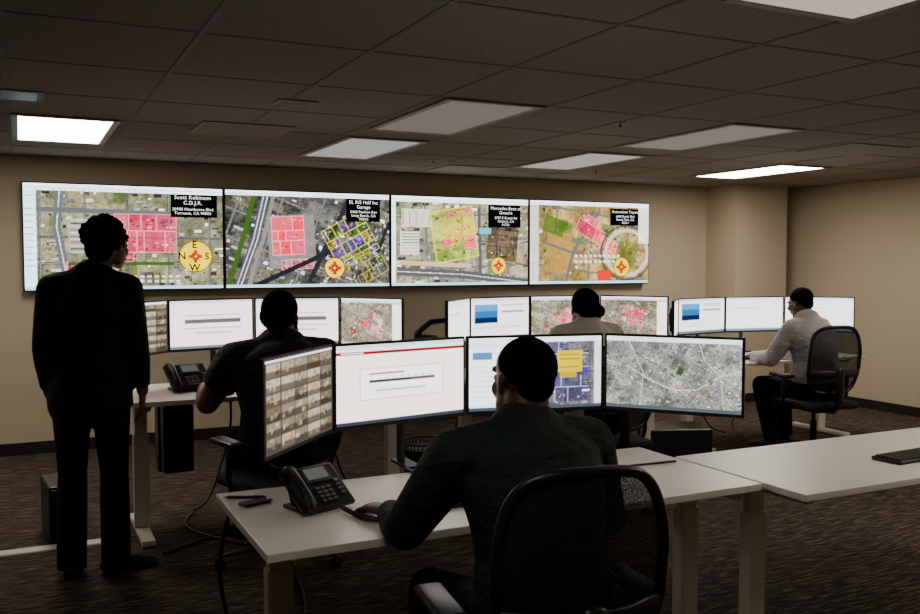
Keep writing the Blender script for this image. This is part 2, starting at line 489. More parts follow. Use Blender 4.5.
# panel one
c = Cv(NW, NH, (0, 0, 0)); c.aerial(3, 0.0, (128, 128, 108), 620, .28, .25, .7)
c.path([(.3, .06), (.27, .4), (.36, .96)], .07, (106, 110, 114)); c.path([(.3, .06), (.27, .4), (.36, .96)], .008, (210, 210, 200)); c.line(.1, .24, 1.76, .27, .05, (108, 108, 110))
c.box(.36, .32, .66, .66, (160, 160, 156), .7)
for i in range(11): c.line(.38, .34 + i * .03, .64, .34 + i * .03, .009, (56, 60, 66) if i % 2 else (206, 206, 206), .8)
c.lots(1.04, .50, .56, .46, 0, 4, 3, PINK, 1, line=(230, 176, 188), al=.75); c.lots(.5, .80, .3, .12, 0, 5, 1, PINK, 2, al=.5)
for i in range(30): c.rect(.42 + (i % 15) * .065, .88 + .045 * (i // 15), .04, .022, 0, (215, 212, 205), .8)
c.box(.36, .735, 1.3, .765, (62, 90, 44), .8)
c.punch(1.45, 1.25); c.chrome(.06, .1)
c.box(1.27, .065, 1.71, .29, (1, 1, 1)); c.compass(1.50, .68, .155, .62)
e = big(0, c, 'large wall screen showing satellite map with pink parcels and compass')
text('Scott Robinson\nC.D.J.R.', .046, M_tw, e, sx(1.49), -.022, sz(.12))
text('20900 Hawthorne Blvd\nTorrance, CA 90503', .034, M_tw, e, sx(1.49), -.022, sz(.23))
for ch, dx, dy in (('E', 0, -.115), ('N', -.12, 0), ('S', .12, 0), ('W', 0, .115)):
    text(ch, .085, M_tb, e, sx(1.50 + dx), -.022, sz(.68 + dy), off=.02)
# panel two
c = Cv(NW, NH, (0, 0, 0)); c.aerial(11, 0.36, (84, 84, 80), 640, .18, .28, .8)
c.path([(.12, 1.0), (.3, .5), (.42, 0)], .085, (88, 90, 98)); c.path([(.22, 1.0), (.38, .5), (.5, 0)], .04, (128, 126, 124)); c.path([(.02, 1), (.2, .4), (.3, 0)], .05, (70, 90, 48))
c.path([(.14, 1.0), (.32, .5), (.44, 0)], .008, (220, 218, 210)); c.path([(.10, 1.0), (.28, .5), (.40, 0)], .008, (210, 208, 200))
c.rect(.68, .52, .5, .56, -.05, (136, 132, 128), .8)
c.lots(.64, .46, .34, .40, -.05, 3, 3, [(218, 60, 78), (210, 78, 94), (206, 104, 120)], 4, skip=.08, al=.85); c.lots(.74, .76, .34, .1, -.05, 5, 1, PINK, 8, al=.4)
c.line(.3, .98, 1.1, .62, .05, (44, 44, 50)); c.line(.86, .95, 1.3, .06, .05, (50, 50, 58)); c.line(1.5, .95, 1.76, .3, .04, (50, 50, 58))
c.lots(1.32, .50, .50, .46, -.5, 6, 5, [(100, 70, 168), (76, 76, 110), (150, 150, 50), (70, 110, 60), (130, 96, 170)], 6, line=(206, 196, 70), skip=.15, al=.62, la=.8)
c.lots(1.5, .80, .44, .28, -.5, 6, 3, [(70, 110, 60), (150, 146, 60), (90, 90, 100)], 16, line=(200, 196, 90), skip=.25, al=.5, la=.6)
for i in range(60):
    rr = np.random.RandomState(i); c.rect(.98 + rr.rand() * .74, .28 + rr.rand() * .65, .03, .010, -1.1, (230, 228, 222) if i % 2 else (24, 28, 46), .85)
c.punch(1.4, 1.3); c.chrome(.05)
c.box(1.27, .05, 1.66, .30, (1, 1, 1)); c.compass(1.14, .8, .11)
e = big(1, c, 'large wall screen showing satellite map of industrial lots and compass')
text('EL RG Half Inc\nGarage', .044, M_tw, e, sx(1.465), -.022, sz(.115))
text('2460 Fashion Ave\nLong Beach, CA\n90810', .034, M_tw, e, sx(1.465), -.022, sz(.232))
# panel three
c = Cv(NW, NH, (0, 0, 0)); c.aerial(21, -0.05, (144, 140, 122), 520, .24, .3, .8)
c.rect(.30, .24, .36, .2, 0, (206, 202, 196), .85); c.rect(.22, .52, .24, .28, 0, (216, 212, 204), .9)
for i in range(9): c.line(.12, .39 + i * .032, .34, .39 + i * .032, .010, (86, 90, 100), .85)
for i in range(5): c.line(.14 + i * .08, .16, .14 + i * .08, .32, .012, (130, 128, 124), .8)
c.path([(.06, .84), (.9, .88), (1.76, .98)], .09, (94, 94, 98)); c.path([(.06, .84), (.9, .88), (1.76, .98)], .008, (210, 206, 190)); c.line(.06, .74, 1.0, .78, .05, (186, 170, 146)); c.line(1.1, .1, 1.12, .9, .04, (94, 96, 100))
c.mul(.78, .42, .54, .58, -.16, (146, 170, 84), .65)
c.lots(.82, .38, .44, .46, -.16, 4, 5, [(214, 90, 122), (176, 174, 90), (210, 130, 146), (190, 178, 90), (140, 156, 96)], 9, line=(220, 100, 130), skip=.18, al=.75)
c.lots(1.42, .46, .4, .5, .1, 3, 4, [(60, 58, 58), (92, 78, 64)], 10, line=(62, 60, 58), skip=.15, al=.65)
c.outline(.78, .42, .54, .58, -.16, .014, (200, 190, 30), .95)
c.punch(1.4, 1.3); c.chrome(.06, .05)
c.box(1.22, .07, 1.66, .33, (1, 1, 1)); c.box(1.10, .34, 1.26, .41, (60, 150, 164)); c.compass(1.36, .78, .10)
e = big(2, c, 'large wall screen showing satellite map with tinted building plots and compass')
text('Mercedes-Benz of\nOntario', .044, M_tw, e, sx(1.44), -.022, sz(.135))
text('3787 E Guasti Rd\nOntario, CA\n91761', .034, M_tw, e, sx(1.44), -.022, sz(.26))
# panel four
c = Cv(NW, NH, (0, 0, 0)); c.aerial(35, 0.12, (148, 132, 96), 300, .34, .36, .9)
c.rect(.4, .62, .34, .5, .1, (156, 132, 88), .8); c.rect(.34, .3, .3, .2, .3, (74, 98, 44), .7); c.rect(1.2, .86, .3, .14, .1, (88, 106, 52), .7)
c.path([(.5, 1), (.62, .6), (1.0, .1)], .04, (108, 106, 104)); c.path([(.2, .5), (.6, .62), (1.1, .7)], .03, (108, 106, 104))
c.lots(.88, .32, .42, .26, .45, 3, 2, PINK, 12, al=.75); c.lots(1.1, .54, .3, .2, .45, 4, 2, [(206, 112, 104), (196, 140, 104), (210, 92, 116)], 13, al=.7, skip=.2)
c.ring(1.42, .62, .28, .045, (190, 186, 178), .9, 1.15); c.ring(1.42, .62, .34, .025, (84, 84, 82), .9, 1.15); c.mul(1.42, .62, .3, .3, .3, (120, 118, 70), .8)
for i in range(21): c.rect(.66 + .07 * (i % 10), .66 + .07 * (i // 10), .045, .03, .3, (226, 220, 208), .85)
c.punch(1.4, 1.3); c.chrome(.05)
c.box(1.6, .05, 1.76, .5, (225, 226, 222), .75); c.box(0, .05, .12, 1, (205, 208, 196), .7)
c.box(1.16, .07, 1.60, .28, (1, 1, 1)); c.box(.98, .84, 1.18, .97, (190, 10, 2)); c.compass(1.34, .8, .12)
e = big(3, c, 'large wall screen showing satellite map with curved road and red box')
text('Autonation Toyota', .042, M_tw, e, sx(1.38), -.022, sz(.108))
text('6400 Beach Blvd\nBuena Park, CA\n90621', .034, M_tw, e, sx(1.38), -.022, sz(.205))

# ------------------------------------------------------------------ small monitor pictures
def cv_cctv(w, h):
    c = Cv(w, h, (56, 50, 44)); rs = np.random.RandomState(5)
    for i in range(5):
        for j in range(6):
            x0, y0 = .03 + i * .345, .04 + j * .158
            t = rs.randint(70, 138); c.box(x0, y0, x0 + .325, y0 + .145, (t + 16, t + 4, t - 14))
            c.box(x0, y0 + .08, x0 + .325, y0 + .145, (t * .62, t * .55, t * .46))
            for k in range(7):
                q = rs.randint(40, 180); xx, yy = x0 + rs.rand() * .24, y0 + rs.rand() * .09
                c.box(xx, yy, xx + .03 + rs.rand() * .05, yy + .02 + rs.rand() * .03, (q, q * .92, q * .8), .6)
    c.box(0, 0, 1.76, .03, (210, 210, 210)); return c
def cv_web(w, h, hdr=(120, 4, 10)):
    c = Cv(w, h, (246, 232, 226)); c.box(0, 0, 1.76, .05, (195, 198, 202)); c.box(0, .05, 1.76, .085, (226, 228, 230))
    c.box(0, .085, 1.76, .125, hdr); c.box(.06, .095, .35, .11, (235, 220, 220)); c.box(.3, .3, 1.46, .7, (252, 246, 242)); c.outline(.88, .5, 1.16, .4, 0, .008, (190, 176, 170))
    c.box(.42, .36, .9, .385, (120, 110, 110)); c.box(.42, .45, 1.34, .49, (70, 64, 68)); c.box(.44, .46, 1.0, .48, (20, 24, 40))
    for i in range(9): c.box(.44 + i * .1, .43, .48 + i * .1, .44, (120, 112, 112))
    c.box(.5, .58, 1.2, .6, (170, 160, 158)); c.box(0, .955, 1.76, 1, (40, 44, 54)); return c
def cv_white(w, h):
    c = Cv(w, h, (240, 226, 230)); c.box(0, 0, 1.76, .06, (190, 196, 204)); c.box(0, .94, 1.76, 1, (84, 90, 100))
    for i in range(8): c.box(.08, .16 + i * .09, .08 + .3 + .12 * ((i * 7) % 5), .18 + i * .09, (190, 182, 186))
    return c
def cv_progress(w, h):
    c = cv_white(w, h); c.box(.06, .1, 1.7, .9, (244, 222, 228)); c.box(.3, .30, 1.5, .33, (150, 140, 146)); c.box(.3, .40, 1.5, .47, (80, 72, 80)); c.box(.3, .56, 1.5, .59, (150, 140, 146)); c.box(.5, .66, 1.3, .69, (186, 166, 174)); return c
def cv_blue(w, h):
    c = cv_white(w, h); c.box(.1, .14, .8, .6, (20, 84, 140)); c.box(.1, .14, .8, .3, (50, 126, 172)); c.box(.1, .46, .8, .6, (4, 22, 56)); c.box(.9, .3, 1.6, .36, (120, 120, 130)); c.box(.9, .14, 1.6, .2, (180, 180, 190)); c.box(.1, .7, 1.5, .74, (200, 198, 204)); return c
def cv_pale(w, h):
    c = Cv(w, h, (232, 230, 238)); c.box(0, 0, 1.76, .07, (196, 206, 222)); c.box(.1, .2, 1.6, .88, (244, 236, 240)); c.box(.2, .3, 1.0, .34, (170, 180, 200)); c.box(0, .94, 1.76, 1, (90, 110, 130)); return c
def cv_pinkmap(w, h, seed=9):
    c = Cv(w, h, (0, 0, 0)); c.aerial(seed, .3, (136, 128, 114), 300, .2, .3, .9)
    c.lots(.9, .48, .6, .4, .3, 4, 3, [(210, 70, 84), (214, 130, 134), (226, 196, 186)], seed, skip=.25, al=.7)
    c.disc(.4, .75, .05, (180, 30, 22)); c.punch(1.25, 1.15); c.chrome(.08); c.box(1.5, .1, 1.76, 1, (236, 226, 230)); return c
def cv_mixed(w, h):
    c = Cv(w, h, (0, 0, 0)); c.aerial(17, .0, (116, 112, 112), 500, .12, .24, .7)
    c.lots(1.2, .5, .78, .84, 0, 4, 5, [(90, 74, 160), (108, 98, 154), (84, 84, 120), (130, 126, 140)], 3, line=(190, 190, 210), skip=.15, al=.65)
    c.box(1.16, .2, 1.5, .5, (190, 174, 0), .94); c.box(1.2, .5, 1.42, .58, (176, 160, 10), .85)
    for (xx, yy) in ((.95, .3), (1.0, .7), (1.5, .75), (.92, .55)): c.box(xx, yy, xx + .1, yy + .03, (230, 230, 236))
    for i in range(4): c.box(1.2, .25 + i * .06, 1.46, .258 + i * .06, (100, 90, 0), .8)
    c.punch(1.35, 1.25)
    c.box(1.66, .07, 1.76, .955, (206, 210, 222), .9)
    c.box(0, .0, .72, 1, (206, 220, 238)); c.box(0, .14, .68, .92, (238, 238, 246)); c.box(.04, .2, .3, .3, (60, 100, 150)); c.box(0, 0, 1.76, .07, (225, 228, 232)); c.box(0, .955, 1.76, 1, (50, 60, 72))
    for i in range(7): c.box(.06, .38 + i * .07, .5, .395 + i * .07, (190, 194, 206))
    return c
def cv_grey(w, h):
    c = Cv(w, h, (0, 0, 0)); c.aerial(29, .5, (140, 138, 132), 2600, .24, .13, .32, 1.0, .32)
    c.a = c.a * .55 + c.a.mean(axis=2, keepdims=True) * .45
    c.path([(0, .34), (.3, .42), (.6, .6), (.9, .72), (1.2, .7), (1.5, .5), (1.76, .42)], .012, (206, 204, 198), .85)
    c.path([(1.2, 0), (1.3, .3), (1.5, .5), (1.55, 1)], .010, (200, 198, 192), .85); c.path([(.3, .06), (.5, .5), (.45, 1)], .010, (200, 198, 192), .85)
    rs = np.random.RandomState(2)
    for i in range(26): c.disc(rs.uniform(.1, 1.7), rs.uniform(.1, .9), rs.uniform(.015, .04), (76, 90, 66), .5)
    c.rect(.98, .46, .08, .10, .4, (54, 76, 44), .85)
    c.punch(1.35, 1.05)
    c.box(0, 0, 1.76, .06, (206, 214, 216)); c.box(0, .95, 1.76, 1, (60, 66, 74)); return c

def monitor(L, R, z0, z1, cv, mat, label, group):
    L = V((L[0], L[1], 0)); R = V((R[0], R[1], 0)); d = R - L; W = d.length - .008; mid = (L + R) / 2; rz = math.atan2(d.y, d.x)
    Hh = z1 - z0
    e = empty('computer_monitor', (mid.x, mid.y, z0), rz, label, 'computer monitor', group)
    a = Acc(); box(a, (0, .008, Hh / 2), (W, .022, Hh), .004); box(a, (0, .028, Hh / 2), (W * .62, .026, Hh * .6), .012)
    obj('housing', a, M_blk, e)
    a = Acc(); box(a, (0, .045, Hh / 2), (.11, .012, .11), .003); obj('mounting_plate', a, M_dgr, e)
    s = display('screen', cv, W - .022, Hh - .026, mat, e, -.0045); s.location = (0, 0, Hh / 2 + .003)
    return mid + V((-math.sin(rz) * .05, math.cos(rz) * .05, 0)), rz

def cluster(C, hw, z0, z1, cvs, mat, desk_rear, desk_top, group, labels, pts=None, skip_arm=()):
    cx_, cy_ = C; k = hw
    if pts is None:
        pts = [(cx_ - k - k * .64, cy_ - .11 - k * .70), (cx_ - k, cy_ - .11), (cx_, cy_), (cx_ + k, cy_ - .11), (cx_ + k + k * .58, cy_ - .11 - k * .76)]
    backs = []
    for i in range(4):
        backs.append(monitor(pts[i], pts[i + 1], z0, z1, cvs[i], mat, labels[i], group))
    zc = (z0 + z1) / 2
    e = empty('monitor_arm_mount', (cx_, desk_rear, desk_top), 0, 'black clamp-on multi-monitor arm mount on desk edge', 'monitor mount')
    O = V((cx_, desk_rear, desk_top))
    yy = max(desk_rear + .035, cy_ + .075)
    for sgn in (-1, 1):
        a = Acc(); box(a, (sgn * .26, -.01, .006), (.09, .1, .012), .003); box(a, (sgn * .26, (yy - desk_rear) / 2 + .01, .006), (.07, yy - desk_rear + .04, .012), .003); box(a, (sgn * .26, .012, -.025), (.07, .018, .07), .003)
        obj('clamp', a, M_blk2, e)
        a = Acc(); cyl(a, (sgn * .26, yy - desk_rear, .0), (sgn * .26, yy - desk_rear, zc - desk_top + .05), .018); obj('pole', a, M_dgr, e, 'auto')
    for q, (b, rz) in enumerate(backs):
        if q in skip_arm: continue
        sgn = -1 if b.x < cx_ else 1
        p0 = V((sgn * .26, yy - desk_rear, zc - desk_top)); p1 = V((b.x, b.y, zc)) - O
        a = Acc(); mid = (p0 + p1) / 2 + V((0, .03, 0))
        if (p1 - p0).length > .3: mid = V((p1.x * .55 + p0.x * .45, p0.y + .05, p0.z))
        tube(a, [p0, mid, p1], [.014, .014, .012]); ell(a, mid, (.02, .02, .024)); obj('arm', a, M_blk2, e, True)
    return backs

lw = 'black-framed monitor showing a mostly white web page'
cluster((1.682, 3.40), .60, .932, 1.268,
        [cv_cctv(110, 63), cv_web(140, 80), cv_mixed(140, 80), cv_grey(240, 136)], M_scrM, 3.29, .74, 'monitors of the nearest workstation',
        ['angled black monitor showing a grid of camera thumbnails', 'black monitor showing white web page with red header bar',
         'black monitor showing list beside purple and yellow plan', 'angled black monitor showing grey aerial city map'],
        pts=[(.690, 2.86), (1.060, 3.275), (1.680, 3.385), (2.30, 3.265), (2.68, 2.80)])
cluster((1.39, 5.94), .57, 1.015, 1.345,
        [cv_cctv(60, 36), cv_progress(80, 46), cv_progress(80, 46), cv_pinkmap(80, 46, 4)], M_scrR, 5.86, .82, 'monitors of the second row workstation',
        ['angled black monitor showing a grid of camera thumbnails', 'black monitor showing white page with dark progress bar', 'black monitor showing white page with dark progress bar', 'angled black monitor showing an aerial map'],
        pts=[(.45, 5.44), (.82, 5.83), (1.385, 5.94), (1.945, 5.83), (2.235, 5.41)])
bk = cluster((3.53, 6.00), .575, .99, 1.32,
        [cv_pale(50, 30), cv_blue(64, 38), cv_pinkmap(80, 46, 12), cv_pinkmap(80, 46, 15)], M_scrR, 5.93, .80, 'monitors of the middle workstation',
        [lw, 'black monitor showing white page with blue picture', 'black monitor showing aerial map with pink parcels', 'angled black monitor showing map with pink and red parcels'], skip_arm=(0,))
cluster((5.83, 6.36), .58, .93, 1.26,
        [cv_pale(40, 24), cv_blue(60, 36), cv_pale(60, 36), cv_pale(60, 36)], M_scrR, 6.40, .74, 'monitors of the far workstation',
        [lw, 'black monitor showing white page with blue picture', 'black monitor showing pale blue-white page', 'angled black monitor showing pale blue-white page'],
        pts=[(4.83, 5.87), (5.18, 6.25), (5.82, 6.36), (6.44, 6.25), (6.86, 5.80)])
e = empty('monitor_stand', (2.66, 5.86, .80), 0, 'black articulated gas-spring monitor stand clamped to desk', 'monitor stand')
a = Acc(); box(a, (0, 0, .008), (.09, .10, .016), .003); box(a, (0, .072, -.02), (.06, .016, .09), .003); cyl(a, (0, 0, .01), (0, 0, .26), .019); obj('base', a, M_blk2, e, 'auto')
b0 = bk[0][0] - V((2.66, 5.86, 0))
a = Acc(); tube(a, [(0, 0, .24), (-.08, -.05, .25), (-.17, -.10, .26)], [(.022, .028)] * 3, side=V((0, 0, 1))); ell(a, (-.17, -.10, .27), (.03, .03, .045)); obj('lower_arm', a, M_blk2, e, True)
a = Acc(); tube(a, [(-.17, -.10, .29), (-.09, -.13, .36), V((b0.x - .04, b0.y + .02, .37))], [(.020, .026), (.022, .028), (.018, .022)], side=V((0, 0, 1)))
tube(a, [V((b0.x - .04, b0.y + .02, .37)), V((b0.x, b0.y, .355))], [.02, .02]); obj('upper_arm', a, M_blk2, e, True)

# ------------------------------------------------------------------ desks
def desk(x0, x1, y0, y1, z, label, lx=(.13, .13), ly=.0):
    W, D = x1 - x0, y1 - y0
    e = empty('office_desk', ((x0 + x1) / 2, (y0 + y1) / 2, 0), 0, label, 'desk', 'height adjustable desks')
    a = Acc(); box(a, (0, 0, z - .0135), (W, D, .027), .003); obj('desktop', a, M_desk, e)
    for sgn, l in ((-1, lx[0]), (1, lx[1])):
        x = sgn * (W / 2 - l)
        a = Acc(); box(a, (x, ly, .04 + .27), (.085, .06, .54), .004); box(a, (x, ly, .3 + (z - .06 - .3) / 2), (.07, .046, z - .06 - .3), .003)
        box(a, (x, ly, .022), (.075, .64, .035), .008); box(a, (x, ly, z - .045), (.05, D * .8, .035), .004)
        obj('leg', a, M_leg, e)
    a = Acc(); box(a, (0, ly, z - .05), (W - lx[0] - lx[1] - .05, .05, .035), .004); obj('crossbar', a, M_leg, e)
    return e
ld = 'white laminate height-adjustable desk with pale metal T legs'
desk(.62, 2.515, 2.53, 3.29, .74, ld, lx=(.12, .08), ly=-.04)
desk(2.525, 4.37, 2.33, 3.05, .742, ld + ', mostly bare', lx=(.10, .13))
desk(.48, 2.31, 5.10, 5.86, .82, ld)
desk(2.62, 4.45, 5.17, 5.93, .80, ld)
desk(4.98, 6.81, 5.64, 6.40, .74, ld)

# ------------------------------------------------------------------ chair
def make_chair(loc, rz, label):
    e = empty('office_chair', loc, rz, label, 'office chair', 'mesh task chairs')
    a = Acc(); cyl(a, (0, 0, .07), (0, 0, .12), .035)
    for k in range(5):
        an = k * 2 * math.pi / 5 + .3; d = V((math.cos(an), math.sin(an), 0))
        tube(a, [d * .03 + V((0, 0, .1)), d * .17 + V((0, 0, .09)), d * .31 + V((0, 0, .07))], [(.024, .02), (.02, .014), (.015, .011)], side=V((0, 0, 1)).cross(d))
    b = obj('base', a, M_blk2, e, True)
    for k in range(5):
        an = k * 2 * math.pi / 5 + .3; d = V((math.cos(an), math.sin(an), 0)); s = V((0, 0, 1)).cross(d)
        a = Acc(); c_ = d * .31 + V((0, 0, .028))
        for q in (-1, 1): cyl(a, c_ + s * q * .012, c_ + s * q * .026, .028, 16)
        cyl(a, c_ - s * .012, c_ + s * .012, .008, 10); cyl(a, c_, d * .31 + V((0, 0, .07)), .008, 10)
        obj('caster', a, M_blk, b, 'auto')
    a = Acc(); cyl(a, (0, 0, .12), (0, 0, .3), .026); cyl(a, (0, 0, .3), (0, 0, .39), .016); obj('gas_lift', a, M_blk2, e, 'auto')
    a = Acc(); box(a, (0, -.01, .395), (.2, .26, .04), .01); obj('tilt_mechanism', a, M_blk, e)
    a = Acc(); box(a, (0, .01, .442), (.5, .49, .062), .028, seg=4); obj('seat', a, M_fab, e, True)
    def bp(s, t):
        w = .200 + .022 * math.sin(math.pi * min(1, t * 1.05)) + .010 * t
        return V((s * w, -.235 - .045 * math.sin(t * 2.6 + .2) - .05 * t + .055 * s * s, .55 + .525 * t - .018 * s * s * t))
    loop = []
    n = 4.6
    for i in range(96):
        th = 2 * math.pi * (i + .5) / 96; cs, sn = math.cos(th), math.sin(th)
        s = math.copysign(abs(cs) ** (2 / n), cs); t = .5 + .5 * math.copysign(abs(sn) ** (2 / n), sn)
        loop.append(bp(s, t))
    a = Acc(); loop_tube(a, loop, .015); fr = obj('backrest', a, M_blk2, e, True)
    a = Acc(); N = 22; vs = []; fs = []
    for i in range(N + 1):
        t = .5 - .5 * math.cos(math.pi * i / N); tt = 2 * t - 1; ext = max(0.02, (1 - abs(tt) ** n)) ** (1 / n)
        for j in range(N + 1): vs.append(bp((2 * j / N - 1) * ext, t))
    for i in range(N):
        for j in range(N): fs.append((i * (N + 1) + j, i * (N + 1) + j + 1, (i + 1) * (N + 1) + j + 1, (i + 1) * (N + 1) + j))
    a.add(vs, fs); obj('mesh_panel', a, M_mesh, fr, True)
    a = Acc(); tube(a, [bp(-.97, .32) + V((0, -.01, 0)), bp(-.5, .3) + V((0, -.02, 0)), bp(0, .3) + V((0, -.03, 0)), bp(.5, .3) + V((0, -.02, 0)), bp(.97, .32) + V((0, -.01, 0))], [(.01, .03)] * 5, side=V((0, 1, 0)))
    obj('lumbar_support', a, M_blk, fr, True)
    a = Acc(); tube(a, [(0, -.1, .395), (0, -.24, .40), (0, -.305, .47), (0, -.32, .62), (0, -.325, .74)], [(.035, .016)] * 5, side=V((1, 0, 0))); obj('support_post', a, M_blk2, e, True)
    for sgn in (-1, 1):
        a = Acc(); tube(a, [(sgn * .12, 0, .4), (sgn * .27, 0, .41), (sgn * .295, -.01, .5), (sgn * .29, -.02, .655)], [(.012, .022)] * 4, side=V((0, 0, 1)))
        box(a, (sgn * .285, .02, .672), (.085, .25, .03), .013, seg=3); obj('armrest', a, M_blk2, e, True)
    return e
lc = 'black mesh office chair with armrests and five-star base'
ch = make_chair((1.265, 2.08, 0), math.radians(-8), lc)
copy_thing(ch, (1.20, 4.60, 0), math.radians(14))
copy_thing(ch, (3.32, 4.72, 0), math.radians(-10))
copy_thing(ch, (5.78, 5.27, 0), math.radians(-12))

# ------------------------------------------------------------------ people
def ik(s, w, hint, l1, l2):
    d = (w - s); D = min(d.length, (l1 + l2) * .995); u = d.normalized()
    a_ = (l1 * l1 - l2 * l2 + D * D) / (2 * D); h = math.sqrt(max(0, l1 * l1 - a_ * a_))
    p = hint - u * hint.dot(u); p.normalize()
    return s + u * a_ + p * h, s + u * D

def hand(a, w, d, nrm, thumb_sgn, curl=.35, sc=1.0):
    d = d.normalized(); nrm = (nrm - d * nrm.dot(d)).normalized(); s = d.cross(nrm).normalized()
    tube(a, [w - d * .02, w + d * .02 * sc, w + d * .055 * sc, w + d * .09 * sc], [(.027, .02), (.034, .018), (.041, .016), (.040, .0125)], side=s)
    for off, L in ((-.030, .062), (-.0105, .076), (.010, .083), (.030, .075)):
        off *= thumb_sgn
        p = w + d * .085 * sc + s * off * sc - nrm * .002; dd = d + s * off * 1.2; dd.normalize(); pts = [p]
        an = curl
        for fr in (.45, .3, .25):
            q = Matrix.Rotation(-an, 3, s) @ dd if (Matrix.Rotation(-an, 3, s) @ dd).dot(nrm) < 0 else Matrix.Rotation(an, 3, s) @ dd
            pts.append(pts[-1] + q * L * fr * sc); an += curl * .9
        tube(a, pts, [.0098, .0092, .0086, .0076], n=10)
    ts = s * thumb_sgn
    p = w + d * .022 + ts * .026
    k1 = (d * .7 + ts * .6 - nrm * .25).normalized(); k2 = (d * .95 + ts * .25 - nrm * .25).normalized()
    tube(a, [p, p + k1 * .042, p + k1 * .042 + k2 * .034], [.0135, .0112, .009], n=10)

def head(ab, ah, C, R, sc, hair='short', beard=None):
    def P(x, y, z): return C + R @ (V((x, y, z)) * sc)
    def E(a, c_, r, n=18, rot=None): ell(a, P(*c_), [q * sc for q in r], (R @ rot) if rot is not None else R, n)
    E(ab, (0, -.018, .032), (.0765, .098, .086), 24)
    E(ab, (0, .028, -.035), (.06, .063, .078), 20)
    E(ab, (0, .058, -.098), (.027, .024, .02)); E(ab, (0, .074, .024), (.054, .02, .015))
    for q in (-1, 1):
        E(ab, (q * .036, .062, -.03), (.022, .022, .026)); E(ab, (q * .05, .01, -.07), (.02, .04, .03))
        E(ab, (q * .0775, -.008, -.008), (.008, .017, .029), rot=Matrix.Rotation(q * .25, 3, 'Z')); E(ab, (q * .082, -.015, .002), (.005, .014, .018))
    tube(ab, [P(0, .088, .012), P(0, .103, -.012), P(0, .108, -.026)], [.009 * sc, .011 * sc, .014 * sc], n=10)
    E(ab, (0, .101, -.03), (.018, .012, .009)); E(ab, (0, .088, -.058), (.025, .011, .0065)); E(ab, (0, .086, -.070), (.021, .011, .007))
    r2 = random.Random(3)
    if hair in ('short', 'full', 'bun'):
        k0 = .003 if hair != 'short' else 0
        E(ah, (0, -.029, .044), (.0835 + k0, .098 + k0, .088 + k0), 24); E(ah, (0, -.075, -.012), (.060, .042, .05))
        if hair == 'full': E(ah, (0, -.06, .01), (.086, .070, .07))
        if hair == 'bun': E(ah, (.070, -.085, -.010), (.036, .034, .040)); E(ah, (.05, -.075, 0), (.04, .04, .045))
    elif hair == 'buzz':
        E(ah, (0, -.028, .040), (.0795, .095, .084), 24); E(ah, (0, -.07, -.01), (.058, .040, .048))
    else:
        E(ah, (0, -.036, .048), (.096, .104, .090), 24); E(ah, (0, -.072, -.02), (.080, .054, .068))
        for i in range(260):
            th = r2.uniform(0, math.pi * .74); ph = r2.uniform(0, 2 * math.pi); k = r2.uniform(.95, 1.04)
            p = (.098 * k * math.sin(th) * math.cos(ph), -.038 + .106 * k * math.sin(th) * math.sin(ph), .048 + .092 * k * math.cos(th))
            if p[1] > .03 and p[2] < .09: continue
            r = r2.uniform(.009, .017); E(ah, p, (r, r, r), 8)
    if beard is not None:
        E(beard, (0, .062, -.092), (.044, .042, .034)); E(beard, (0, .094, -.052), (.026, .008, .005))
        for q in (-1, 1): E(beard, (q * .048, .028, -.062), (.017, .044, .040)); E(beard, (q * .062, .008, -.03), (.008, .018, .034))

def skinmat(name, c): return pm(name, c, .5, var=.08, scale=12, spec=.4)
M_eye = pm('eye_white', rgb(205, 200, 195), .3)

